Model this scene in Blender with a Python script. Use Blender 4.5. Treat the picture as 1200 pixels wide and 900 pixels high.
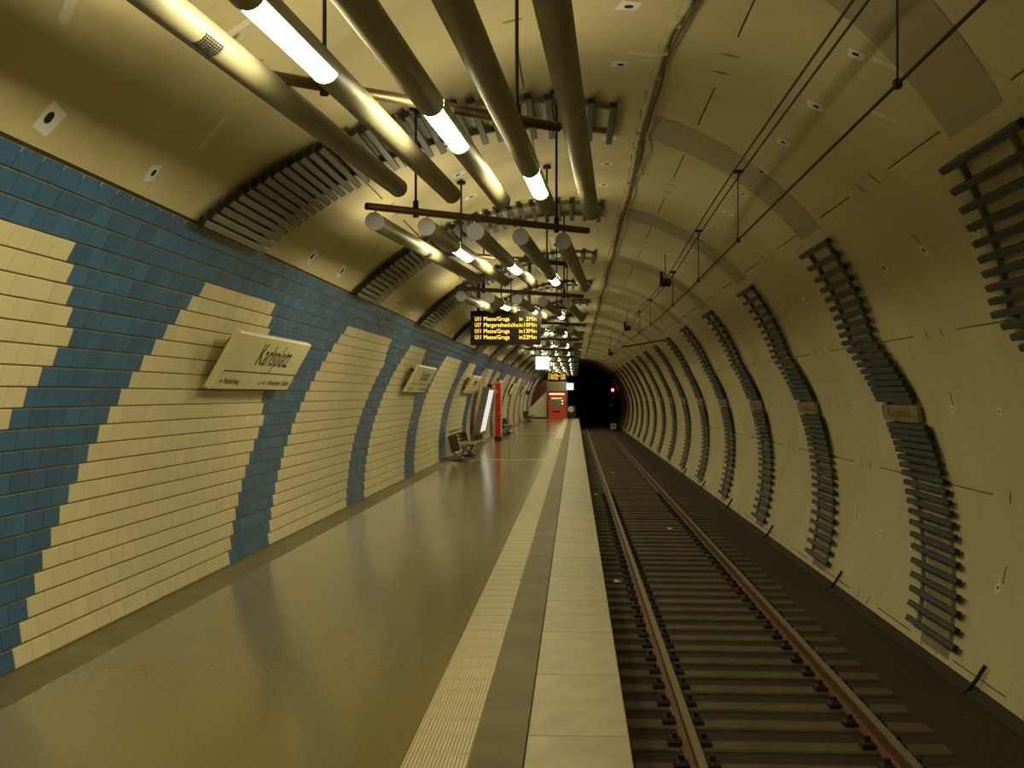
import bpy, math, random
from mathutils import Matrix, Vector
random.seed(7)
for o in list(bpy.data.objects): bpy.data.objects.remove(o)
C = bpy.context.scene.collection
S = bpy.context.scene
PI = math.pi

# ------------------------------------------------------------------ camera
EYE = 1.66                      # eye height above the platform
FPX, VPX, VPY = 1390.0, 674.0, 463.0   # focal length and tunnel vanishing point, 1200x900 frame
cam_d = bpy.data.cameras.new('camera'); cam = bpy.data.objects.new('camera', cam_d); C.objects.link(cam)
cam_d.sensor_width = 36; cam_d.lens = 36 * FPX / 1200; cam_d.clip_end = 500
ax = Vector((VPX - 600, -(VPY - 450), FPX)).normalized()      # tunnel axis in (right, up, forward)
rx = Vector((0, 1, 0)).cross(ax).normalized(); rz = ax.cross(rx)
right = Vector((rx[0], ax[0], rz[0])); up = Vector((rx[1], ax[1], rz[1])); fwd = Vector((rx[2], ax[2], rz[2]))
cam.matrix_world = Matrix(((right[0], up[0], -fwd[0], 0), (right[1], up[1], -fwd[1], 0), (right[2], up[2], -fwd[2], EYE), (0, 0, 0, 1)))
S.camera = cam
# ------------------------------------------------------------------ world and exposure
w = bpy.data.worlds.new('world'); S.world = w; w.use_nodes = True
w.node_tree.nodes['Background'].inputs[0].default_value = (0, 0, 0, 1)
w.node_tree.nodes['Background'].inputs[1].default_value = 0
S.view_settings.view_transform = 'Standard'; S.view_settings.look = 'None'
S.view_settings.exposure = 0.0; S.view_settings.gamma = 1.0; S.view_settings.use_curve_mapping = False
LAMP = 56.0                     # radiance of the fluorescent windows
LAMP_COL = (1.0, 0.88, 0.49)

# ------------------------------------------------------------------ materials
def mat(name, col, rough=0.6, metal=0.0, var=0.0, scale=4.0, bump=0.0, bscale=40.0, island=0.0, col2=None, spec=0.5, detail=4.0, stretch=None):
    m = bpy.data.materials.new(name); m.use_nodes = True
    nt = m.node_tree; b = nt.nodes['Principled BSDF']
    b.inputs['Base Color'].default_value = (*col, 1); b.inputs['Roughness'].default_value = rough
    b.inputs['Metallic'].default_value = metal; b.inputs['Specular IOR Level'].default_value = spec
    src = None
    tc = nt.nodes.new('ShaderNodeTexCoord')
    vec = tc.outputs['Object']
    if stretch:
        mp = nt.nodes.new('ShaderNodeMapping'); mp.inputs['Scale'].default_value = stretch
        nt.links.new(vec, mp.inputs['Vector']); vec = mp.outputs['Vector']
    if var > 0 or col2:
        n = nt.nodes.new('ShaderNodeTexNoise'); n.inputs['Scale'].default_value = scale; n.inputs['Detail'].default_value = detail
        nt.links.new(vec, n.inputs['Vector'])
        r = nt.nodes.new('ShaderNodeValToRGB'); r.color_ramp.elements[0].position = .32; r.color_ramp.elements[1].position = .68
        c2 = col2 if col2 else tuple(min(1, c * (1 + var)) for c in col)
        c1 = col if col2 else tuple(c * (1 - var) for c in col)
        r.color_ramp.elements[0].color = (*c1, 1); r.color_ramp.elements[1].color = (*c2, 1)
        nt.links.new(n.outputs['Fac'], r.inputs['Fac']); src = r.outputs['Color']
    if island > 0:
        g = nt.nodes.new('ShaderNodeNewGeometry'); h = nt.nodes.new('ShaderNodeHueSaturation')
        mr = nt.nodes.new('ShaderNodeMapRange'); mr.inputs[3].default_value = 1 - island; mr.inputs[4].default_value = 1 + island
        oi = nt.nodes.new('ShaderNodeObjectInfo'); ad = nt.nodes.new('ShaderNodeMath'); ad.operation = 'ADD'
        fr = nt.nodes.new('ShaderNodeMath'); fr.operation = 'FRACT'
        nt.links.new(g.outputs['Random Per Island'], ad.inputs[0]); nt.links.new(oi.outputs['Random'], ad.inputs[1])
        nt.links.new(ad.outputs[0], fr.inputs[0]); nt.links.new(fr.outputs[0], mr.inputs[0]); nt.links.new(mr.outputs[0], h.inputs['Value'])
        if src: nt.links.new(src, h.inputs['Color'])
        else: h.inputs['Color'].default_value = (*col, 1)
        src = h.outputs['Color']
    if src: nt.links.new(src, b.inputs['Base Color'])
    if bump > 0:
        n2 = nt.nodes.new('ShaderNodeTexNoise'); n2.inputs['Scale'].default_value = bscale; n2.inputs['Detail'].default_value = 3
        nt.links.new(vec, n2.inputs['Vector'])
        bp = nt.nodes.new('ShaderNodeBump'); bp.inputs['Strength'].default_value = bump; bp.inputs['Distance'].default_value = .02
        nt.links.new(n2.outputs['Fac'], bp.inputs['Height']); nt.links.new(bp.outputs['Normal'], b.inputs['Normal'])
    return m
def emit(name, col, s):
    m = bpy.data.materials.new(name); m.use_nodes = True; nt = m.node_tree
    nt.nodes.remove(nt.nodes['Principled BSDF'])
    e = nt.nodes.new('ShaderNodeEmission'); e.inputs[0].default_value = (*col, 1); e.inputs[1].default_value = s
    nt.links.new(e.outputs[0], nt.nodes['Material Output'].inputs[0]); return m
M = {}
M['lining'] = mat('painted_lining', (.60, .53, .32), .62, var=.05, scale=1.3, bump=.08, bscale=9, island=.025)
M['shell'] = mat('joint_mortar', (.22, .18, .10), .9)
M['tunnel_dark'] = mat('tunnel_dark', (.012, .012, .014), .95)  # near-black colour stands in for the darkness of the unlit tunnel
M['white_tile'] = mat('white_glazed_tile', (.74, .67, .45), .28, island=.045)
M['blue_tile'] = mat('blue_glazed_tile', (.045, .140, .31), .25, island=.16)
M['grout'] = mat('grout', (.30, .22, .09), .9)
M['floor'] = mat('polished_floor', (.182, .152, .06), .16, var=.09, scale=38, spec=.34)
M['gutter'] = mat('dull_gutter_floor', (.17, .145, .065), .55, var=.2, scale=3)
M['midstrip'] = mat('polished_border', (.125, .102, .044), .55, var=.2, scale=2.2, spec=.12)
M['tactile'] = mat('ribbed_tactile_tile', (.44, .39, .225), .5, island=.05)
M['slab'] = mat('edge_concrete', (.31, .275, .165), .5, var=.12, scale=5, island=.04, bump=.05)
M['plat'] = mat('platform_concrete', (.05, .045, .03), .9)
M['ballast'] = mat('dirty_ballast', (.020, .016, .010), .95, col2=(.042, .033, .018), scale=14, bump=1.0, bscale=30)
M['sleeper'] = mat('weathered_sleeper', (.09, .07, .034), .8, var=.25, scale=6, island=.15, bump=.3)
M['rail_head'] = mat('worn_rail_head', (.36, .32, .21), .38, .7, var=.1, scale=6)
M['rail_rust'] = mat('rusty_rail_web', (.16, .075, .03), .75, .2, var=.25, scale=8)
M['clip'] = mat('rail_clip_steel', (.018, .015, .012), .7, .3)
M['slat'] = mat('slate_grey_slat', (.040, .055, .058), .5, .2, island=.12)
M['slat_lit'] = mat('lit_grey_slat', (.19, .18, .145), .5, .1, island=.1)  # paler copy for slats near the tiles, stands in for their stronger light
M['slat_rail'] = mat('rack_rail', (.30, .27, .17), .6, .2)
M['slat_cap'] = mat('black_slat_cap', (.012, .012, .012), .6)
M['band'] = mat('grey_painted_band', (.38, .345, .235), .7, var=.06, scale=2)
M['tube'] = mat('satin_aluminium_tube', (.25, .228, .148), .55, .2, var=.10, scale=2.0, stretch=(9, .5, 9))
M['cap'] = mat('frosted_end_cap', (.42, .44, .52), .55)
M['lamp'] = emit('fluorescent_window', LAMP_COL, LAMP)
M['added_uplight'] = emit('added_uplight_strip', LAMP_COL, LAMP*.12)  # added glow on top of the tubes to brighten the vault
M['added_sidelight'] = emit('added_sidelight_strip', LAMP_COL, LAMP*.40)  # added glow on the tube flanks, lights the upper sides of the vault
M['bar'] = mat('dark_bronze_bar', (.11, .085, .045), .38, .6)
M['rod'] = mat('black_rod', (.02, .018, .014), .6, .3)
M['wire'] = mat('contact_wire', (.03, .022, .014), .6, .4)
M['cable'] = mat('grey_cable_duct', (.42, .37, .23), .7, var=.2, scale=5)
M['cable2'] = mat('brown_cable', (.08, .06, .035), .8)
M['patch'] = mat('white_filler_patch', (.80, .82, .90), .7)
M['smear'] = mat('pale_filler_smear', (.72, .70, .62), .8)
M['hole'] = mat('black_hole', (.008, .008, .008), .9)
M['pocket'] = mat('bolt_pocket', (.24, .21, .14), .9)
M['pocket_dark'] = mat('dark_bolt_pocket', (.085, .07, .04), .9)
M['band_low'] = mat('brown_painted_band', (.27, .225, .13), .8, var=.1, scale=3)
M['sign'] = mat('cream_enamel_sign', (.74, .68, .42), .35)
M['ink'] = mat('black_lettering', (.02, .018, .012), .5)
M['display'] = mat('black_display_case', (.010, .008, .007), .5, spec=.15)
M['led'] = emit('amber_led', (1.0, .62, .06), 2.6)
M['whitebox'] = emit('white_light_box', (1.0, .97, .78), 2.2)
M['red'] = mat('red_enamel', (.62, .018, .010), .35)
M['redtrim'] = mat('pale_red_trim', (.75, .42, .30), .4)
M['dark'] = mat('dark_metal', (.03, .028, .024), .5, .4)
M['grey'] = mat('grey_metal', (.20, .20, .17), .45, .5)
M['wood'] = mat('dark_wood', (.055, .032, .02), .5, var=.3, scale=9)
M['seat'] = mat('seat_mesh_metal', (.17, .15, .10), .45, .6)
M['machine'] = mat('red_machine_body', (.72, .07, .03), .4)
M['orange'] = emit('machine_lit_header', (1.0, .62, .34), 1.6)
M['panel_green'] = mat('olive_panel', (.20, .21, .13), .5)
M['brownwall'] = mat('red_brown_wall', (.17, .06, .035), .7, var=.2, scale=3)
M['parapet'] = mat('cream_parapet', (.85, .82, .60), .5)
M['steel'] = mat('bright_joint_strip', (.75, .68, .45), .4)
M['vit_light'] = emit('lit_case_front', (1.0, .97, .80), .8)
M['signal_red'] = emit('red_signal_lamp', (1.0, .05, .10), 14)
M['plate'] = mat('dull_yellow_plate', (.25, .19, .085), .5, var=.2, scale=3)
M['kerb'] = mat('dirty_wall_kerb', (.035, .03, .018), .9)

# ------------------------------------------------------------------ helpers
class MB:
    def __init__(s): s.v = []; s.f = []; s.sm = []
    def add(s, vs, fs, smooth=False):
        b = len(s.v); s.v += [tuple(v) for v in vs]
        for f in fs: s.f.append(tuple(b + i for i in f)); s.sm.append(smooth)
    def box(s, c, d, R=None):
        hx, hy, hz = d[0]/2, d[1]/2, d[2]/2
        vs = [Vector((x, y, z)) for x in (-hx, hx) for y in (-hy, hy) for z in (-hz, hz)]
        if R is not None: vs = [R @ v for v in vs]
        c = Vector(c); vs = [v + c for v in vs]
        s.add(vs, [(0,1,3,2),(4,6,7,5),(0,4,5,1),(2,3,7,6),(0,2,6,4),(1,5,7,3)]); return s
    def bx(s, x0, x1, y0, y1, z0, z1): return s.box(((x0+x1)/2, (y0+y1)/2, (z0+z1)/2), (x1-x0, y1-y0, z1-z0))
    def cham(s, c, d, b, R=None):      # box with the +z face chamfered
        hx, hy, hz = d[0]/2, d[1]/2, d[2]/2
        vs = []
        for (z, k) in ((-hz, 0), (hz - b, 0), (hz, b)):
            vs += [Vector((-hx+k, -hy+k, z)), Vector((hx-k, -hy+k, z)), Vector((hx-k, hy-k, z)), Vector((-hx+k, hy-k, z))]
        if R is not None: vs = [R @ v for v in vs]
        c = Vector(c); vs = [v + c for v in vs]
        fs = [(8,9,10,11)]
        for l in (0, 4):
            for i in range(4): fs.append((l+i, l+(i+1) % 4, l+4+(i+1) % 4, l+4+i))
        s.add(vs, fs); return s
    def tube(s, pts, r, n=8, caps=True, smooth=True, a0=0, a1=2*PI):
        pts = [Vector(p) for p in pts]; full = abs(a1 - a0 - 2*PI) < 1e-6
        rings = []; m = n if full else n + 1
        for i, p in enumerate(pts):
            t = (pts[min(i+1, len(pts)-1)] - pts[max(i-1, 0)]).normalized()
            ref = Vector((0, 0, 1)) if abs(t.z) < .95 else Vector((0, 1, 0))
            u = t.cross(ref).normalized(); q = u.cross(t)
            rr = r[i] if isinstance(r, (list, tuple)) else r
            rings.append([p + rr*(math.cos(a0 + (a1-a0)*k/n)*u + math.sin(a0 + (a1-a0)*k/n)*q) for k in range(m)])
        vs = [v for ring in rings for v in ring]; fs = []
        for i in range(len(pts)-1):
            for k in range(n):
                k2 = (k+1) % m
                fs.append((i*m+k, (i+1)*m+k, (i+1)*m+k2, i*m+k2))
        s.add(vs, fs, smooth)
        if caps and full:
            s.add(rings[0], [tuple(range(n))]); s.add(rings[-1], [tuple(reversed(range(n)))])
        return s
    def prism(s, poly, a, b, axis='y'):      # polygon of (u, w) swept along an axis
        def pt(u, t, w): return {'y': (u, t, w), 'x': (t, u, w), 'z': (u, w, t)}[axis]
        n = len(poly); vs = [pt(u, a, w) for u, w in poly] + [pt(u, b, w) for u, w in poly]
        s.add(vs, [tuple(range(n)), tuple(reversed(range(n, 2*n)))] + [(i, n+i, n+(i+1) % n, (i+1) % n) for i in range(n)]); return s
    def mesh(s, name, m):
        me = bpy.data.meshes.new(name); me.from_pydata(s.v, [], s.f); me.materials.append(M[m])
        for p, k in zip(me.polygons, s.sm): p.use_smooth = k
        me.update(); return me
    def build(s, name, m, parent=None, loc=None): return inst(name, s.mesh(name, m), parent, loc)
def inst(name, me, parent=None, loc=None, mw=None):
    o = bpy.data.objects.new(name, me); C.objects.link(o)
    if parent: o.parent = parent
    if loc: o.location = loc
    if mw is not None: o.matrix_basis = mw
    return o
def empty(name, loc=(0, 0, 0)):
    o = bpy.data.objects.new(name, None); C.objects.link(o); o.location = loc; o.empty_display_size = .2; return o
def tag(o, label=None, cat=None, group=None, kind=None):
    if label: o['label'] = label
    if cat: o['category'] = cat
    if group: o['group'] = group
    if kind: o['kind'] = kind
    return o
def copy_tree(o, parent=None):
    c = o.copy(); C.objects.link(c); c.parent = parent
    for ch in [x for x in o.children]: copy_tree(ch, c)
    return c
ORD = ['nearest', 'second', 'third', 'fourth', 'fifth', 'sixth', 'seventh', 'eighth', 'ninth', 'tenth', 'eleventh', 'twelfth', 'thirteenth', 'fourteenth', 'fifteenth',
       'sixteenth', 'seventeenth', 'eighteenth', 'nineteenth', 'twentieth', 'twenty-first', 'twenty-second']
def text_mesh(name, s, m, width=None, cap=.1, bold=.0):
    cu = bpy.data.curves.new(name, 'FONT'); cu.body = s; cu.size = 1; cu.resolution_u = 2; cu.offset = bold
    o = bpy.data.objects.new(name, cu); C.objects.link(o)
    bpy.context.view_layer.update()
    me = bpy.data.meshes.new_from_object(o.evaluated_get(bpy.context.evaluated_depsgraph_get()))
    bpy.data.objects.remove(o)
    xs = [v.co.x for v in me.vertices]; x0, x1 = min(xs), max(xs)
    sy = cap / .69; sx = width / (x1 - x0) if width else sy
    for v in me.vertices: v.co.x = (v.co.x - x0) * sx; v.co.y *= sy
    me.materials.clear(); me.materials.append(M[m]); me.name = name; return me

# ------------------------------------------------------------------ tunnel geometry
CX, CZ, R = .38, EYE - .95, 3.8
RING, P = 1.48, 5.92
Y_BACK, Y_END = -12.0, 118.0
BED = -1.16
def W(th, r, y):
    t = math.radians(th); return Vector((CX + r*math.sin(t), y, CZ + r*math.cos(t)))
def frame(th, r, y):               # columns: along the axis, along the arc, inwards
    t = math.radians(th); p = W(th, r, y)
    return Matrix(((0, math.cos(t), -math.sin(t), p.x), (1, 0, 0, p.y), (0, -math.sin(t), -math.cos(t), p.z), (0, 0, 0, 1)))
def arc_shell(t0, t1, r, y0, y1, step=3.0, ys=None):
    mb = MB(); n = max(1, math.ceil((t1-t0)/step)); ys = ys or [y0, y1]
    vs = [W(t0 + (t1-t0)*i/n, r, y) for y in ys for i in range(n+1)]; fs = []
    for j in range(len(ys)-1):
        for i in range(n): a = j*(n+1)+i; fs.append((a, a+1, a+n+2, a+n+1))
    mb.add(vs, fs, True); return mb
# the shell behind the panels
ceiling = tag(arc_shell(-56, 39, R+.03, Y_BACK, Y_END).build('ceiling', 'shell'), kind='structure', label='cream painted vault of the tunnel over the platform', cat='ceiling')
wall_right = tag(arc_shell(39, 123, R+.03, Y_BACK, Y_END).build('wall_right', 'shell'), kind='structure', label='curved cream tunnel wall beyond the track', cat='wall')
wall_left = tag(arc_shell(-106, -54.9, R+.011, Y_BACK, 87).build('wall_left', 'grout'), kind='structure', label='curved wall of white and blue tiles along the platform', cat='wall')
tag(arc_shell(-125, -55, R+.03, 87, Y_END).build('wall_left_beyond', 'lining'), kind='structure', label='plain lining past the end of the platform', cat='wall')
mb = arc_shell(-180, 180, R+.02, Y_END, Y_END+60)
tag(mb.build('wall_far', 'tunnel_dark'), kind='structure', label='unlit black tunnel beyond the station', cat='wall')
tag(MB().bx(-4.6, 5.4, Y_END+60, Y_END+60.3, -4, 6).build('wall_front', 'tunnel_dark'), kind='structure', label='darkness at the far end of the tunnel', cat='wall')
tag(MB().bx(-4.6, 5.4, Y_BACK-.3, Y_BACK, -4, 6).build('wall_back', 'tunnel_dark'), kind='structure', label='dark tunnel end behind the camera', cat='wall')

# lining panels: 51.7 degree segments, joints staggered from ring to ring
_pc = {}
def panel_mesh(span):
    k = round(span, 2)
    if k in _pc: return _pc[k]
    g = math.degrees(.008 / R); a0, a1 = g, span - g; n = max(1, math.ceil(span/3.0)); y0, y1 = .0015, RING-.0015
    def q(a, r, y): t = math.radians(a); return (r*math.sin(t), y, r*math.cos(t))
    A = [a0 + (a1-a0)*i/n for i in range(n+1)]; mb = MB()
    mb.add([q(a, R, y) for y in (y0, y1) for a in A], [(i, i+1, n+2+i, n+1+i) for i in range(n)], True)
    for y in (y0, y1): mb.add([q(a, r, y) for r in (R, R+.03) for a in A], [(i, i+1, n+2+i, n+1+i) for i in range(n)], True)
    for a in (a0, a1): mb.add([q(a, R, y0), q(a, R, y1), q(a, R+.03, y1), q(a, R+.03, y0)], [(0, 1, 2, 3)])
    _pc[k] = mb.mesh('lining_panel', 'lining'); return _pc[k]
SEG = 51.72
odd = [-55.6, 13.2-SEG, 13.2, 13.2+SEG, 13.2+2*SEG, 121.5]; even = [-55.6, 38.95-SEG, 38.95, 38.95+SEG, 121.5]
far_c, far_w = MB(), MB()
for j in range(-14, 74):
    y = 9.17 + RING*j
    if y > Y_END - .5: break
    br = odd if j % 2 else even
    for a, b in zip(br[:-1], br[1:]):
        right_side = (a + b)/2 > 38
        me = panel_mesh(b - a)
        if -4 <= j < 60:
            o = inst('lining_panel', me, wall_right if right_side else ceiling, (CX, y, CZ)); o.rotation_euler = (0, math.radians(a), 0)
        else:
            tgt = far_w if right_side else far_c; ca, sa = math.cos(math.radians(a)), math.sin(math.radians(a))
            bse = len(tgt.v)
            tgt.v += [(CX + v.co.x*ca + v.co.z*sa, y + v.co.y, CZ - v.co.x*sa + v.co.z*ca) for v in me.vertices]
            for p in me.polygons: tgt.f.append(tuple(bse+i for i in p.vertices)); tgt.sm.append(p.use_smooth)
tag(far_c.build('lining_panels_far', 'lining', ceiling), kind='stuff'); tag(far_w.build('lining_panels_far', 'lining', wall_right), kind='stuff')

# filler patches with a black plug hole, one per segment in the nearer rings
pm = MB(); pm.add([(-.10, -.085, .004), (.10, -.075, .004), (.075, .085, .004), (-.09, .07, .004), (-.10, -.085, -.01), (.10, -.075, -.01), (.075, .085, -.01), (-.09, .07, -.01)],
                  [(0,1,2,3), (0,4,5,1), (1,5,6,2), (2,6,7,3), (3,7,4,0)]); pm = pm.mesh('filler_patch', 'patch')
hm = MB(); hm.tube([(0, 0, .0), (0, 0, .007)],   .034, 12); hm = hm.mesh('plug_hole', 'hole')
pk_c, pk_w = MB(), MB()
def pocket(mb, th, y, la, lt):
    f = frame(th, R, y); n = 10
    vs = [f @ Vector((la*math.cos(2*PI*i/n), lt*math.sin(2*PI*i/n), .002)) for i in range(n)]
    mb.add(vs, [tuple(range(n))])
for j in range(-4, 24):
    yc = 8.71 + RING*j
    for k, th in enumerate((-52.1, -26, 0, 25.9, 51.8, 77.8, 103.6)):
        if k == 0 and yc < 4: continue
        if j in (-1, 3, 7, 11) and k in (6,): continue
        rr = random.Random(j*31 + k); par = wall_right if th > 40 else ceiling
        if j < 16:
            s = rr.uniform(.75, 1.05) * (.62 if th > 70 else 1); f = frame(th + rr.uniform(-.2, .2), R, yc + rr.uniform(-.03, .03)) @ Matrix.Rotation(rr.uniform(-.4, .4) + (PI if rr.random() < .5 else 0), 4, 'Z') @ Matrix.Scale(s, 4)
            o = inst('filler_patch', pm, par, mw=f); inst('plug_hole', hm, o, (rr.uniform(-.02, .02), rr.uniform(-.015, .015), 0))
    # bolt pockets around the longitudinal joints
    rc = 9.17 + RING*j + RING/2
    for th in ((-38.5, 13.2, 64.9, 116.6) if j % 2 == 0 else (-12.8, 38.95, 90.6)):
        mbp = pk_w if th > 40 else pk_c
        for dy in (-.26, .26):
            if th > 40: pocket(mbp, th, rc + dy, .017, .07)
            else: pocket(mbp, th, rc + dy, .030, .085)
        if th > 30 and random.random() < .5: pocket(mbp, th + 11, rc + .2, .016, .13)
tag(pk_c.build('bolt_pockets', 'pocket', ceiling), kind='stuff'); tag(pk_w.build('bolt_pockets', 'pocket_dark', wall_right), kind='stuff')
# pale smears of filler
for th, y, l, a in ((-46, 7.55, .26, .2), (-44, 5.2, .2, .6), (-38, 6.6, .16, -.1), (-44, 10.9, .22, .2), (29.5, 8.6, .22, .2), (-8, 9.1, .2, .1), (3, 9.9, .16, -.2), (33, 9.6, .18, .5), (1.2, 8.4, .3, .0), (-47, 13.6, .2, .2)):
    mb = MB(); mb.add([(-.03, -l, .003), (.05, -l*.8, .003), (.04, l*.3, .003), (.07, l, .003), (-.02, l*.9, .003), (-.04, 0, .003)], [(0,1,2,3,4,5)])
    inst('filler_smear', mb.mesh('filler_smear', 'smear'), ceiling, mw=frame(th, R, y) @ Matrix.Rotation(a, 4, 'Z'))

# ------------------------------------------------------------------ tiled platform wall
TILE, ROWH, NROW = P/24, .132, 23
def row_th(row): return -54.9 - math.degrees((row + .5)*ROWH/R)
def is_white(row, yc):
    if row < 3: return False
    for k in range(-4, 16):
        p = 12 if k % 2 == 0 else (7 if k == -1 else 6)
        lo = 6.97 + P*k + .5*TILE*(22-row)
        hi = 6.97 + 18*TILE + P*k + (.5*TILE*(22-row) if row >= p else .5*TILE*(22-p) - .5*TILE*(p-row))
        if lo - .01 < yc < hi + .01: return True
    return False
tm = {}
for nm, mt in (('white_tile', 'white_tile'), ('blue_tile', 'blue_tile')):
    mb = MB(); mb.cham((0, 0, 0), (TILE-.007, ROWH-.012, .014), .003); tm[nm] = mb.mesh(nm, mt)
cand = []; restw, restb = MB(), MB()
for row in range(NROW):
    th = row_th(row); y0 = 6.97 + .5*TILE*(22-row)
    n0 = math.ceil((2.2 - y0)/TILE); n1 = int((86.9 - y0)/TILE)
    for n in range(n0, n1):
        yc = y0 + TILE*(n + .5); cand.append((yc, row, th, is_white(row, yc)))
cand.sort(key=lambda c: (c[0] < 5.45, c[0]))
for i, (yc, row, th, wh) in enumerate(cand):
    f = frame(th, R+.005, yc)
    if i < 300: inst('white_tile' if wh else 'blue_tile', tm['white_tile' if wh else 'blue_tile'], wall_left, mw=f)
    else:
        mb = restw if wh else restb; c = f.translation; Rm = f.to_3x3()
        if yc < 22: mb.cham(c, (TILE-.007, ROWH-.012, .014), .003, Rm)
        else:
            hx, hy = (TILE-.005)/2, (ROWH-.011)/2
            mb.add([f @ Vector(v) for v in ((-hx,-hy,.007), (hx,-hy,.007), (hx,hy,.007), (-hx,hy,.007), (-hx,-hy,-.006), (hx,-hy,-.006), (hx,hy,-.006), (-hx,hy,-.006))],
                   [(0,1,2,3), (0,4,5,1), (1,5,6,2), (2,6,7,3), (3,7,4,0)])
tag(restw.build('white_tiles_far', 'white_tile', wall_left), kind='stuff'); tag(restb.build('blue_tiles_far', 'blue_tile', wall_left), kind='stuff')
tag(arc_shell(-54.95, -54.6, R-.004, Y_BACK, 87).build('trim_1', 'kerb'), kind='structure', label='thin dark edge above the tiles', cat='trim')

# ------------------------------------------------------------------ platform
XE, P_END = .266, 84.6
mb = MB(); mb.bx(-3.7, .20, Y_BACK, P_END, BED-.1, -.03)
floor = tag(mb.build('floor', 'plat'), kind='structure', label='polished dark olive platform floor', cat='floor')
MB().bx(-3.02, -.783, Y_BACK, P_END, -.03, 0).build('polished_field', 'floor', floor)
MB().bx(-3.5, -3.026, Y_BACK, P_END, -.03, -.002).build('gutter_strip', 'gutter', floor)
MB().bx(-.483, -.236, Y_BACK, P_END, -.03, 0).build('border_strip', 'midstrip', floor)
sp = 1.27; sm_ = MB().cham((0, 0, 0), (.494, sp-.006, .14), .006).mesh('edge_slab', 'slab')
y = 5.80 - 6*sp
while y + sp < P_END: inst('edge_slab', sm_, floor, (.016, y + sp/2, -.07)); y += sp
tp = .287; mb = MB(); mb.bx(-.148, .148, -tp/2+.002, tp/2-.002, -.015, .0)
for i in range(17):
    x = -.140 + .280*i/16
    mb.prism([(x-.0062, 0), (x-.004, .0055), (x+.004, .0055), (x+.0062, 0)], -tp/2+.014, tp/2-.014)
mb.bx(-.148, .148, -tp/2+.002, -tp/2+.009, 0, .004); mb.bx(-.148, .148, tp/2-.009, tp/2-.002, 0, .004)
tmesh = mb.mesh('tactile_tile', 'tactile'); y = 5.50 - 10*tp; rest = MB(); n = 0
while y + tp < P_END:
    if n < 150: inst('tactile_tile', tmesh, floor, (-.633, y + tp/2, -.004))
    else: rest.bx(-.781, -.485, y+.002, y+tp-.002, -.02, .001)
    n += 1; y += tp
tag(rest.build('tactile_tiles_far', 'tactile', floor), kind='stuff')
for y in (30.4, 51.5): MB().bx(-3.0, -.79, y-.05, y+.05, -.02, .004).build('joint_strip', 'steel', floor)

# ------------------------------------------------------------------ track
mb = MB(); mb.bx(-3.9, 4.4, P_END, Y_END, BED-.3, BED+.03); mb.bx(.1, 4.4, Y_BACK, P_END, BED-.3, BED+.03); mb.bx(-3.9, 4.4, Y_END, Y_END+60, BED-.3, BED+.03)
tag(mb.build('track_bed', 'ballast'), kind='structure', label='dark dirty ballast bed of the track', cat='track bed')
track = tag(empty('railway_track', (1.655, 4, BED)), 'single railway track with rusty rails running into the dark tunnel', 'track')
RAILZ = EYE - 2.61
prof = [(-.07, 0), (.07, 0), (.07, .012), (.012, .032), (.012, .105), (.036, .118), (.036, .148), (.030, .155), (-.030, .155), (-.036, .148), (-.036, .118), (-.012, .105), (-.012, .032), (-.07, .012)]
for s in (-.7525, .7525):
    z0 = RAILZ - .155 - BED
    r_ = MB().prism([(s+u, z0+v) for u, v in prof], Y_BACK-4, Y_END+50).build('rail', 'rail_rust', track)
    MB().prism([(s+u, z0+v) for u, v in ((-.034, .149), (.034, .149), (.030, .157), (-.030, .157))], Y_BACK-4, Y_END+50).build('rail_head', 'rail_head', r_)
slm = MB().cham((0, 0, 0), (2.6, .25, .14), .015).mesh('sleeper', 'sleeper')
clm = MB(); clm.cham((0, 0, .03), (.11, .15, .06), .02); clm.tube([(0, 0, .05), (0, 0, .10)], .022, 6); clm = clm.mesh('rail_clip', 'clip')
y = 8.87 - 13*.6; n = 0
while y < Y_END + 3:
    jx = random.uniform(-.03, .03)
    s = inst('sleeper', slm, track, (jx, y-4, -.01 + random.uniform(-.006, .004)))
    if 5 < y < 33:
        for x in (-.7525-.115, -.7525+.115, .7525-.115, .7525+.115): inst('rail_clip', clm, s, (x-jx, 0, .062))
    y += .6; n += 1
mb = MB()
for i in range(1): mb.prism([(3.62, BED-.1), (3.62, BED+.05), (3.72, BED+.10), (4.1, BED+.12), (4.1, BED-.1)], Y_BACK, Y_END)
tag(mb.build('trim_2', 'kerb'), kind='structure', label='dark kerb at the foot of the right wall', cat='trim')

# ------------------------------------------------------------------ slatted racks on the lining
Y0 = 8.24; SL = 1.68
def near_y(th): return Y0 + .0572*(th + 54.8) if th <= 63.5 else Y0 + .0572*118.3 - .0583*(th - 63.5)
th = -54.2; left_th = []
while th < 3.0:
    left_th.append(th); th += 1.12 if th < -43 else 1.12 + (th + 43)*.056
right_th = [42.9, 45.9, 48.6, 51.1, 53.4, 55.6, 57.7, 59.7, 61.6, 63.5, 65.3, 67.0, 68.6, 70.1, 71.5, 72.8, 74.0, 75.1, 76.1,
            81.2, 82.3, 83.4, 84.7, 85.9, 87.3, 88.7, 90.2, 91.9, 93.6, 95.2, 97.0, 98.9, 101., 103., 105.4, 107.7, 110., 112.4, 114.8]
slat = MB(); slat.cham((SL/2, 0, 0), (SL, .064, .045), .008); slat_m = slat.mesh('slat', 'slat')
capm = MB(); capm.box((0, 0, 0), (.02, .067, .050)); cap_m = capm.mesh('slat_cap', 'slat_cap')
slat2 = MB(); slat2.cham((SL/2, 0, 0), (SL, .054, .045), .008); slat_l = slat2.mesh('slat', 'slat_lit')
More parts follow.
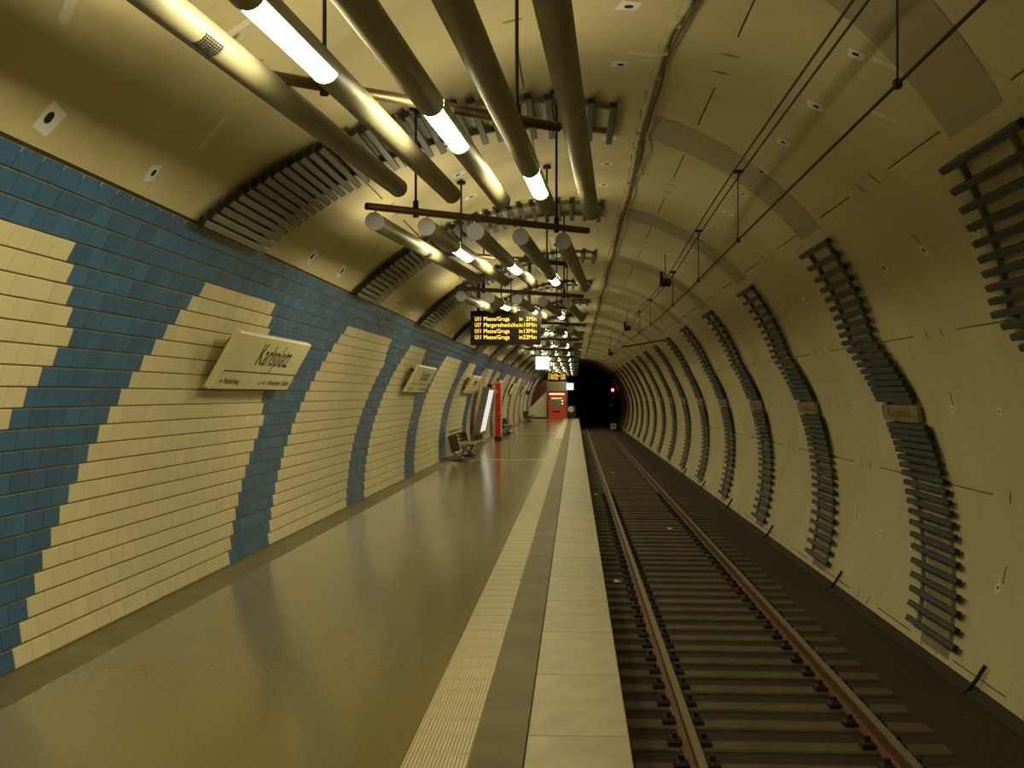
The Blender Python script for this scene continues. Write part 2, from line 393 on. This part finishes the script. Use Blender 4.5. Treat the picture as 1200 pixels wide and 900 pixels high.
def rack(ths, side, detailed, base):
    root = empty('slat_rack', base); B = Vector(base)
    def rail(d):
        t0, t1 = min(ths)-.4, max(ths)+.4; m = max(2, int((t1-t0)/2)); mb = MB(); pts = [t0 + (t1-t0)*i/m for i in range(m+1)]
        if side == 'right': pts = sorted(pts + [63.5])
        vs = []
        for t in pts:
            for (dy, r) in ((-.02, R-.002), (.02, R-.002), (.02, R-.055), (-.02, R-.055)): vs.append(W(t, r, near_y(t)+d+dy) - B)
        fs = [(i*4+k, i*4+4+k, i*4+4+(k+1) % 4, i*4+(k+1) % 4) for i in range(len(pts)-1) for k in range(4)]
        mb.add(vs, fs); mb.build('rail', 'slat_rail', root)
    rail(.30); rail(1.38)
    if detailed:
        for t in ths:
            f = frame(t, R-.075, near_y(t)); f.translation = f.translation - B
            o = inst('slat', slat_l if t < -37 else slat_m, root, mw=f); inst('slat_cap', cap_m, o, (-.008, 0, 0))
    else:
        mb, mb2 = MB(), MB()
        for t in ths:
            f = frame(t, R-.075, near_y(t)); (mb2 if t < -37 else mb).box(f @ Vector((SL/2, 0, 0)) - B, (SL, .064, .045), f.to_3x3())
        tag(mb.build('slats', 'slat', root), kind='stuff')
        if mb2.v: tag(mb2.build('slats', 'slat_lit', root), kind='stuff')
    return root
plate_txt = text_mesh('lettering', 'Karlsplatz', 'ink', 1.0, .11)
def plate(root, base):
    B = Vector(base); t = 78.7; f = frame(t, R-.07, near_y(t)); f.translation -= B
    mb = MB(); mb.box((SL*.5, 0, 0), (SL*.94, .20, .05)); o = inst('name_plate', mb.mesh('name_plate', 'plate'), root, mw=f)
    g = Matrix(((-1, 0, 0, 1.33), (0, -1, 0, .045), (0, 0, 1, .027), (0, 0, 0, 1))); inst('lettering', plate_txt, o, mw=g)
lb = tuple(W(-54.2, R, Y0)); rb = tuple(W(114.8, R, near_y(114.8)))
protoL, protoLf = rack(left_th, 'left', True, lb), rack(left_th, 'left', False, lb)
protoR, protoRf = rack(right_th, 'right', True, rb), rack(right_th, 'right', False, rb)
plate(protoR, rb); plate(protoRf, rb)
usedp = set()
def place_rack(proto, base, k, label, group):
    if proto.name in usedp: o = copy_tree(proto)
    else: o = proto; usedp.add(proto.name)
    o.location = (base[0], base[1] + P*k, base[2]); tag(o, label, 'slat rack', group)
for k in range(-1, 18):
    i = k + 1
    if k >= 0: place_rack(protoL if k < 4 else protoLf, lb, k, 'slanting rack of grey slats arching from the tiles over the vault, %s from the camera' % ORD[k], 'slat racks on the vault above the platform')
    place_rack(protoR if k < 4 else protoRf, rb, k, 'bent ladder-like rack of dark slats on the trackside wall, %s from the camera' % ORD[i], 'slat racks on the wall beyond the track')
# grey painted bands between the racks
def band(t0, t1, d0, d1, k, par, m='band'):
    n = max(2, int((t1-t0)/2)); mb = MB(); vs = []
    for i in range(n+1):
        t = t0 + (t1-t0)*i/n; vs += [W(t, R-.004, near_y(t)+d0+P*k), W(t, R-.004, near_y(t)+d1+P*k)]
    mb.add(vs, [(2*i, 2*i+1, 2*i+3, 2*i+2) for i in range(n)], True); return mb.build('painted_band', m, par)
for k in range(-2, 18): band(6.5, 40.3, .25, 1.38, k, ceiling); band(96.5, 117, .34, 1.30, k, wall_right, 'band_low')
# short hose ends at the wall foot
for k in range(-1, 6):
    yb = 11.25 + P*k
    pts = [W(114.5, R-.04, yb), W(117, R-.05, yb+.02), W(119.5, R-.07, yb+.05), W(120.6, R-.12, yb+.14), W(121, R-.2, yb+.24)]
    tag(MB().tube(pts, .022, 6).build('hose_stub', 'rod'), 'black bent hose end at the foot of the trackside wall, %s from the camera' % ORD[k+1], 'hose', 'hose ends along the trackside wall')

# ------------------------------------------------------------------ cable duct along the crown
duct = tag(empty('cable_duct', (.68, 4, EYE+2.79)), 'thin grey cable duct with drooping cables running along the vault crown', 'cable duct')
def cx_at(y): return .70 + (.05 if y < 9 else 0) + .015*math.sin(y*.9)
pts = [(cx_at(y)-.68 + (max(0, 9.5-y))*.03, y-4, .02*math.sin(y*2.1)) for y in [2 + .5*i for i in range(230)]]
MB().tube(pts, .035, 6).build('duct', 'cable', duct)
pts = [(p[0]+.05, p[1], p[2] - .02 - .05*abs(math.sin(p[1]*PI/1.48))) for p in pts[:150]]
MB().tube(pts, .012, 5).build('cable', 'cable2', duct)
cm = MB(); cm.box((.0, 0, .0), (.085, .05, .08)); cm = cm.mesh('clamp', 'cable')
y = 3.0
while y < 60: inst('clamp', cm, duct, (cx_at(y)-.68 + (max(0, 9.5-y))*.03, y-4, .01)); y += .74

# ------------------------------------------------------------------ lamp rows: skewed bars carrying five tubes
SETP = 7.4; XN = [-1.65, -1.26, -.87, -.49, -.11]; YN = [9.70, 10.03, 10.36, 10.70, 11.04]
ZN, ZF, LEN, DX = EYE+1.43, EYE+1.64, 7.15, .25
LIT = {1: (1.65, 2.80), 2: (3.20, 4.32), 3: (4.92, 6.05)}
RT = .072
def tube_proto(i):
    root = empty('light_tube' if i in LIT else 'service_tube'); d = Vector((DX, LEN-.15, ZF-ZN)); L = d.length; d.normalize()
    A = math.radians(-182); Bq = math.radians(-26); U0, Ur, Um, U1 = math.radians({1: 50, 2: 34, 3: 14}.get(i, 50)), math.radians(78), math.radians(112), math.radians(170)
    body = MB()
    if i in LIT:
        l0, l1 = LIT[i]
        body.tube([d*0, d*l0], RT, 20); body.tube([d*l1, d*L], RT, 20)
        body.tube([d*l0, d*l1], RT, 6, a0=Bq, a1=U0); body.tube([d*l0, d*l1], RT, 4, a0=U1, a1=A + 2*PI)
    else: body.tube([d*0, d*L], RT, 20)
    b = body.build('housing', 'tube', root)
    if i in LIT:
        MB().tube([d*(l0+.002), d*(l1-.002)], RT-.004, 10, a0=Ur, a1=Um).build('added_uplight_strip', 'added_uplight', root)  # added upward and sideways glowing strips, only there to light the vault
        MB().tube([d*(l0+.002), d*(l1-.002)], RT-.004, 8, a0=U0-.03, a1=Ur).build('added_sidelight_strip', 'added_sidelight', root)
        MB().tube([d*(l0+.002), d*(l1-.002)], RT-.004, 8, a0=Um, a1=U1+.03).build('added_sidelight_strip', 'added_sidelight', root)
        MB().tube([d*(l0+.002), d*(l1-.002)], RT-.006, 14, a0=A-.05, a1=Bq+.05).build('lamp_window', 'lamp', root)
    MB().tube([d*-.035, d*0], RT+.004, 20).build('end_cap', 'cap', root)
    MB().tube([d*L, d*(L+.02)], RT+.002, 20).build('end_cap', 'dark', root)
    if i == 0:
        g = MB()
        for a in range(-3, 4):
            for q in range(8):
                an = math.radians(-90 + 35 + a*9); r = RT+.001
                c = d*(2.45 + q*.028) + Vector((math.cos(an)*r, 0, math.sin(an)*r)); g.box(c, (.007, .018, .007), Matrix.Rotation(-an, 3, 'Y'))
        g.build('speaker_grille', 'dark', root)
    return root
protos = [tube_proto(i) for i in range(5)]; first = set()
places = ['leftmost', 'second from the left', 'middle', 'second from the right', 'rightmost']
bx0, bx1 = Vector((-1.70, 9.58, EYE+1.54)), Vector((.12, 11.12, EYE+1.54))
def ceil_z(x): return CZ + math.sqrt(max(.1, (R-.001)**2 - (x-CX)**2))
def bar(k, mid):
    off = Vector((0, SETP*k + (SETP/2-.05 if mid else 0), 0)); dz = .065 if mid else 0
    dxm = .10 if mid else 0
    a, b = bx0 + off + Vector((dxm, 0, dz)), bx1 + off + Vector((dxm - (.32 if mid else 0), -.27 if mid else 0, dz))
    c = (a+b)/2; root = empty('support_bar', c)
    MB().tube([a-c, b-c], .031, 10).build('bar', 'bar', root)
    for t in (.2, .84):
        p = a.lerp(b, t); top = ceil_z(p.x)
        m = MB(); m.tube([p-c, Vector((p.x, p.y, top))-c], .011, 6); m.tube([p-c+Vector((0, 0, -.05)), p-c+Vector((0, 0, .09))], .024, 6); m.build('hanger_rod', 'rod', root)
        MB().tube([Vector((p.x, p.y, top-.05))-c, Vector((p.x, p.y, top-.012))-c], .05, 8).build('ceiling_rose', 'rod', root)
    if not mid:
        for i in range(5):
            m = MB()
            x, y_, z = XN[i], YN[i] + SETP*k, ZN
            m.tube([Vector((x, y_+.06, z+.06))-c, Vector((x, y_+.03, a.z))-c], .008, 5)
            m.build('tube_hook', 'bar', root)
    return root
NSET = 11
for k in range(-2, NSET):
    for i in range(5):
        if i in first: o = copy_tree(protos[i])
        else: o = protos[i]; first.add(i)
        o.location = (XN[i], YN[i] + SETP*(k), ZN)
        if k < -1: wh = 'row behind the camera'
        else: wh = '%s lamp row from the camera' % ORD[k+1]
        tag(o, ('lit metal lamp tube, %s of five, %s' if i in LIT else 'unlit metal tube, %s of five, %s') % (places[i], wh), 'light tube', 'hanging tubes over the platform')
    for mid in (0, 1):
        nm = ORD[k+1] if k >= -1 else 'rear'
        tag(bar(k, mid), ('slanting upper bar across the middle of the %s row of tubes' if mid else 'slanting bronze bar under the tube ends at the start of the %s row') % nm, 'support bar', 'bars carrying the lamp tubes')

# ------------------------------------------------------------------ passenger display and hanging boxes
def display(base, wd, ht, rows, label):
    root = empty('train_display', base); wdh = wd/2
    MB().bx(-wdh, wdh, 0, .22, 0, ht).build('case', 'display', root)
    for (x) in (-wdh+.14, wdh-.20):
        top = ceil_z(base[0]+x) - base[2]
        MB().bx(x-.03, x+.03, .08, .14, ht, top).build('hanger_post', 'dark', root)
    mb = MB(); mb.bx(wdh-.35, wdh-.10, .02, .2, ht, ht+.06); mb.build('junction_box', 'dark', root)
    rot = Matrix(((1, 0, 0, 0), (0, 0, -1, 0), (0, 1, 0, 0), (0, 0, 0, 1)))
    for i, (a, b, c) in enumerate(rows):
        z = ht*(1 - (.295 + .179*i)) 
        for s, u0, u1 in ((a, .065, .150), (b, .192, None), (c, .70, .945)):
            wd_t = (u1-u0)*wd if u1 else wd*.37*len(s)/11*(1 if len(s) < 12 else .98)
            me = text_mesh('led_text', s, 'led', wd_t, ht*.118)
            inst('led_text', me, root, mw=Matrix.Translation((-wdh + u0*wd, -.004, z)) @ rot)
    return tag(root, label, 'display')
rows = [('U11', 'Messe/Gruga', 'in  2Min'), ('U17', 'Margarethenhöhe', 'in10Min'), ('U11', 'Messe/Gruga', 'in13Min'), ('U11', 'Messe/Gruga', 'in22Min')]
display((-1.267, 21.5, EYE+.913), 1.27, .62, rows, 'black hanging display with four rows of amber train times')
display((-1.19, 77, EYE+.94), 1.27, .52, rows, 'small far amber display hanging above the ticket machine')
def lightbox(base, s, label):
    root = empty('light_box', base)
    MB().bx(-s/2, s/2, .0, .14, 0, s*.95).build('case', 'grey', root)
    mb = MB(); mb.cham((0, 0, 0), (s, s*.95, .03), .01, Matrix.Rotation(PI/2, 3, 'X')); o = mb.build('lit_front', 'whitebox', root); o.location = (0, -.014, s*.475)
    t = ceil_z(base[0]+.2) - base[2]; MB().tube([(.2, .07, s*.95), (.2, .07, t)], .015, 6).build('hanger_rod', 'rod', root)
    return tag(root, label, 'light box')
lightbox((-1.18, 43, EYE+.93), .49, 'square white light box hanging below the lamp rows')
lightbox((-.345, 80, EYE+.36), .46, 'small far white light box by the dark tunnel mouth')

# ------------------------------------------------------------------ station name signs on the tiled wall
import_txt = None
t_name = text_mesh('station_name', 'Karlsplatz', 'ink', 1.2, .225, .007)
t_l = text_mesh('direction_left', 'Palmbuschweg', 'ink', .50, .058, .006); t_r = text_mesh('direction_right', 'Altenessener Straße', 'ink', .80, .058, .006)
def name_sign(k):
    y0 = 10.1 + 2*P*k; L, H = 2.75, .57
    pb = Vector((-3.16, y0, EYE+.05)); pt = Vector((-2.88, y0, EYE+.55)); v = (pt-pb).normalized(); u = Vector((0, 1, 0)); n = u.cross(v)
    root = empty('station_sign', pb)
    Fm = Matrix(((u.x, v.x, n.x, 0), (u.y, v.y, n.y, 0), (u.z, v.z, n.z, 0), (0, 0, 0, 1)))
    mb = MB(); mb.cham((L/2, H/2, -.025), (L, H, .06), .012); inst('board', mb.mesh('board', 'sign'), root, mw=Fm)
    for ux in (.5, L-.5):
        m = MB(); m.box((ux, H*.72, -.16), (.06, .05, .22)); m.box((ux, H*.2, -.10), (.06, .05, .12)); inst('bracket', m.mesh('bracket', 'dark'), root, mw=Fm)
    def put(nm, me, x, y): inst(nm, me, root, mw=Fm @ Matrix.Translation((x, y, .0065)))
    put('station_name', t_name, .95, .275)
    mb = MB(); mb.bx(.12, L-.01, .185, .197, 0, .001); inst('rule_line', mb.mesh('rule_line', 'ink'), root, mw=Fm @ Matrix.Translation((0, 0, .0056)))
    put('direction_left', t_l, .26, .062); put('direction_right', t_r, 1.78, .062)
    m = MB(); m.add([(.14, .085, 0), (.20, .06, 0), (.20, .11, 0)], [(0, 1, 2)]); m.add([(L-.12, .085, 0), (L-.17, .06, 0), (L-.17, .11, 0)], [(0, 2, 1)])
    m.add([(1.42, .06, 0), (1.48, .06, 0), (1.48, .10, 0)], [(0, 1, 2)]); m.add([(1.54, .085, 0), (1.61, .06, 0), (1.61, .11, 0)], [(0, 1, 2)]); m.add([(1.67, .06, 0), (1.70, .06, 0), (1.69, .13, 0)], [(0, 1, 2)])
    inst('arrow_marks', m.mesh('arrow_marks', 'ink'), root, mw=Fm @ Matrix.Translation((0, 0, .0065)))
    tag(root, 'cream Karlsplatz name board tilted off the tiled wall, %s from the camera' % ORD[k], 'sign', 'station name boards on the tiled wall')
for k in range(6): name_sign(k)

# ------------------------------------------------------------------ platform furniture
def bench(y, L, label):
    root = empty('bench', (-2.85, y, 0))
    Rb = Matrix.Rotation(math.radians(-14), 3, 'Y')
    for yy in (0.0, L):
        mb = MB(); mb.cham((-.20, yy, .44), (.23, .04, .42), .01, Rb); mb.build('end_panel', 'wood', root)
        mb = MB(); mb.tube([(-.25, yy+.03, .22), (.05, yy+.03, .05)], .028, 8); mb.tube([(.12, yy+.03, .38), (-.08, yy+.03, .04)], .028, 8); mb.tube([(-.05, yy+.03, .34), (.30, yy+.03, .40)], .02, 8); mb.build('leg', 'grey', root)
        mb = MB(); mb.tube([(.0, yy+.03, 0), (0, yy+.03, .035)], [.30, .26], 16); mb.build('foot_plate', 'dark', root)
    for i in range(6): MB().cham((-.16 + .09*i, L/2, .385 + .012*abs(i-2)), (.07, L-.04, .02), .006).build('seat_slat', 'seat', root)
    for i in range(4): MB().cham((-.235 - .028*i, L/2, .47 + .085*i), (.02, L-.04, .06), .006).build('back_slat', 'seat', root)
    for yy in (0, L): MB().tube([(.10, yy, .40), (.30, yy, .42), (.38, yy, .38), (.36, yy, .33)], .016, 8).build('arm_rail', 'grey', root)
    return tag(root, label, 'bench', 'benches along the tiled wall')
bench(29.8, 2.6, 'nearest dark bench by the tiled wall, before the red column')
bench(48.5, 2.6, 'bench by the tiled wall just behind the red column')
bench(72.5, 2.2, 'farthest bench near the cream parapet at the platform end')
# red help column
root = tag(empty('help_column', (-2.82, 43.4, 0)), 'tall red information column standing on the platform', 'column')
MB().bx(-.13, .13, -.10, .10, 0, .14).build('plinth', 'dark', root)
mb = MB(); mb.cham((0, 0, 1.12), (.20, 1.96, .24), .02, Matrix.Rotation(PI/2, 3, 'X')); mb.build('red_body', 'red', root)
for s in (-1, 1): MB().bx(s*.12-.022, s*.12+.022, -.115, .10, .14, 2.10).build('pale_edge', 'redtrim', root)
MB().bx(-.14, .14, -.12, .12, 2.10, 2.14).build('top_plate', 'redtrim', root)
mb = MB(); mb.tube([(0, 0, 2.14), (0, 0, 2.24), (0, 0, 2.30)], [.05, .045, .02], 10); mb.build('beacon', 'dark', root)
mb = MB(); mb.tube([(.03, -.125, 1.0), (.03, -.118, 1.0)], .03, 10); mb.build('call_button', 'redtrim', root)
# tilted glass case on the wall
root = tag(empty('display_case', (-3.06, 38.4, .45)), 'tilted grey display case with a bright lit front on the wall', 'display case')
Rc = Matrix.Rotation(math.radians(12), 3, 'Y'); Lc = 2.0
cs = MB(); cs.box((.02, Lc/2, .72), (.22, Lc, 1.50), Rc); cs.build('case', 'grey', root)
cs = MB(); cs.box(Vector((.02, Lc/2, .72)) + Rc @ Vector((.118, 0, 0)), (.02, Lc-.10, 1.40), Rc); cs.build('lit_front', 'vit_light', root)
cs = MB(); cs.bx(-.26, .02, -.04, Lc+.04, -.10, -.03); cs.build('shelf', 'seat', root)
for yy in (.3, Lc-.7): MB().bx(-.22, -.06, yy, yy+.4, -.45, -.10).build('pedestal', 'panel_green', root)
# little flag sign and its cable
root = tag(empty('flag_sign', (-2.95, 42.0, EYE+.05)), 'small dark and pale flag sign projecting from the wall beside the red column', 'sign')
MB().bx(-.16, .0, 0, .10, .06, .34).build('dark_housing', 'dark', root)
MB().prism([(.0, .30), (.20, .06), (.10, .0), (0, .05)], .02, .06).build('pale_flag', 'redtrim', root)
tag(MB().tube([(-3.27, 41.8, 1.75), (-3.32, 41.8, 1.2), (-3.33, 41.8, .7), (-3.30, 41.8, .05)], .02, 6).build('wall_cable', 'cable2'), 'thin brown cable running down the tiles left of the red column', 'cable')
root = tag(empty('wall_speaker', (-2.95, 74.5, EYE+.05)), 'small dark loudspeaker box high on the far tiled wall', 'speaker')
MB().cham((0, 0, .1), (.26, .22, .26), .03).build('case', 'dark', root); MB().bx(-.30, -.10, -.03, .03, .08, .14).build('bracket', 'dark', root)
# far end of the platform
root = tag(empty('ticket_machine', (-1.26, 83.2, 0)), 'red ticket machine with a lit header at the platform end', 'machine')
MB().bx(-.60, .60, 0, .7, 0, 1.84).build('cabinet', 'machine', root)
MB().bx(-.55, .50, -.03, 0, 1.68, 1.80).build('lit_header', 'orange', root)
MB().bx(-.42, .42, -.02, 0, .80, 1.55).build('front_window', 'panel_green', root)
MB().bx(-.42, .34, -.02, 0, 1.40, 1.47).build('lit_strip', 'orange', root)
MB().bx(-.34, .22, -.02, 0, .46, .56).build('payout_slot', 'hole', root)
for z in (1.02, 1.22): MB().bx(.30, .42, -.04, 0, z, z+.08).build('button', 'orange', root)
root = tag(empty('machine_shelter', (-1.26, 83.9, 0)), 'grey frame with an olive panel above the red ticket machine', 'shelter')
MB().bx(-.72, .62, -.2, .2, 1.92, 2.62).build('upper_panel', 'panel_green', root)
for x in (-.69, .66): MB().bx(x-.05, x+.05, -.1, .1, 0, 2.62).build('post', 'grey', root)
root = tag(empty('stair_parapet', (-2.5, 84.0, 0)), 'cream parapet with a sloping top at the platform end', 'parapet')
MB().prism([(-.75, 0), (.53, 0), (.53, 1.98), (-.43, 1.0), (-.75, .70)], 0, .15).build('panel', 'parapet', root)
MB().bx(-.75, .55, -.02, .17, 0, .10).build('skirting', 'dark', root)
mb = MB(); mb.prism([(-3.25, 0), (-1.9, 0), (-1.9, 2.75), (-2.35, 2.75), (-2.9, 2.1), (-3.2, 1.2)], 86.2, 86.5)
tag(mb.build('wall_stairwell', 'brownwall'), kind='structure', label='red-brown wall behind the cream parapet', cat='wall')
root = tag(empty('end_gate', (-.27, 84.2, 0)), 'black gate with a round warning sign closing the platform end', 'gate')
MB().bx(-.33, .33, 0, .05, 0, .92).build('panel', 'dark', root)
mb = MB(); mb.tube([(-.03, -.02, .66), (-.03, 0, .66)], .22, 20); mb.build('round_sign', 'redtrim', root)
mb = MB(); mb.tube([(-.03, -.03, .66), (-.03, -.02, .66)], .16, 20); mb.build('sign_face', 'patch', root)
mb = MB(); mb.box((-.03, -.035, .66), (.05, .01, .24), Matrix.Rotation(.7, 3, 'Y')); mb.build('sign_figure', 'dark', root)
# signal and marker in the tunnel mouth
root = tag(empty('signal', (3.40, 108, BED)), 'railway signal with a glowing red lamp in the tunnel mouth', 'signal')
MB().bx(-.05, .05, .1, .2, 0, 3.0).build('post', 'dark', root); MB().bx(-.22, .22, 0, .14, 2.0, 3.6).build('head', 'dark', root)
MB().tube([(0, -.05, 3.28), (0, 0, 3.28)], .13, 14).build('red_lamp', 'signal_red', root)
MB().tube([(0, -.03, 2.55), (0, 0, 2.55)], .11, 12).build('dark_lens', 'grey', root)
MB().bx(-.30, -.02, -.03, 0, 1.75, 1.98).build('number_plate', 'grey', root)
root = tag(empty('marker_board', (3.12, 97, BED)), 'small white square marker board low beside the track', 'marker')
MB().bx(-.23, .23, 0, .04, .04, .52).build('board', 'patch', root); MB().bx(-.04, .04, .04, .1, 0, .5).build('stake', 'dark', root); MB().bx(-.07, .07, -.01, 0, .2, .34).build('mark', 'ink', root)

# ------------------------------------------------------------------ overhead line
line = tag(empty('overhead_line', (1.66, 4, EYE+1.6)), 'overhead contact wire with twin messenger cables above the track', 'overhead line')
LO = Vector((1.66, 4, EYE+1.6))
def contact(y): return Vector((1.66 - max(0, y-22)*.006, y, EYE + 1.61 - (.09*math.exp(-((y-22)/9.)**2))))
def mess(y):
    ph = (y - 22.0)/27.0; f = ph - math.floor(ph); dz = .0
    return Vector((1.66 - max(0, y-22)*.006, y, EYE + 2.30 - .22*math.exp(-((y-22)/6.)**2) - (.02*(y-22) if y > 22 else 0)))
ys = [-10 + 1.5*i for i in range(0, 85)]
MB().tube([contact(y)-LO for y in ys], .010, 6).build('contact_wire', 'wire', line)
for s in (-.045, .045): MB().tube([mess(y)-LO + Vector((s, 0, 0)) for y in ys if mess(y).z > contact(y).z + .12], .010, 6).build('messenger_wire', 'wire', line)
for y in (2.0, 6.2, 12.2, 16.1, 20.3, 26, 30):
    m = MB(); a, b = mess(y), contact(y)
    m.tube([a-LO, b-LO], .006, 5); m.box(b-LO, (.035, .06, .045)); m.box(a-LO, (.11, .05, .03)); m.build('dropper', 'wire', line)
for y in (22.0, 36.0, 50):
    m = MB(); p = mess(y); top = W(math.degrees(math.asin((p.x-CX)/R)), R, y)
    m.tube([p-LO, Vector((p.x, y, top.z-.03))-LO], .008, 8); m.box(p-LO, (.20, .2, .14)); m.tube([p-LO + Vector((-.06, 0, 0)), p-LO+Vector((-.07, .05, .20))], .035, 6); m.build('insulator', 'rod', line)
m = MB(); m.tube([contact(40)-LO, Vector((3.05, 40, contact(40).z+.25))-LO, W(53, R, 40)-LO], .025, 6); m.build('registration_arm', 'wire', line)

# bits of litter on the track
for i, (x, y, lab) in enumerate(((.62, 17.6, 'white paper scrap in the dark strip beside the platform edge'), (.58, 33.0, 'small pale scrap between platform edge and rail, further along'), (1.95, 24.6, 'tiny pale scrap of litter between the two rails'), (1.35, 42.0, 'pale litter speck between the rails, far off'))):
    mb = MB(); mb.add([(-.05, -.07, .004), (.06, -.05, .03), (.05, .06, .006), (-.04, .05, .035), (-.05, -.07, 0), (.06, -.05, 0), (.05, .06, 0), (-.04, .05, 0)], [(0, 1, 2), (0, 2, 3), (0, 4, 5, 1), (1, 5, 6, 2), (2, 6, 7, 3), (3, 7, 4, 0)])
    o = mb.build('paper_scrap', 'patch', None, (x, y, BED + .062)); tag(o, lab, 'litter', 'litter on the track')
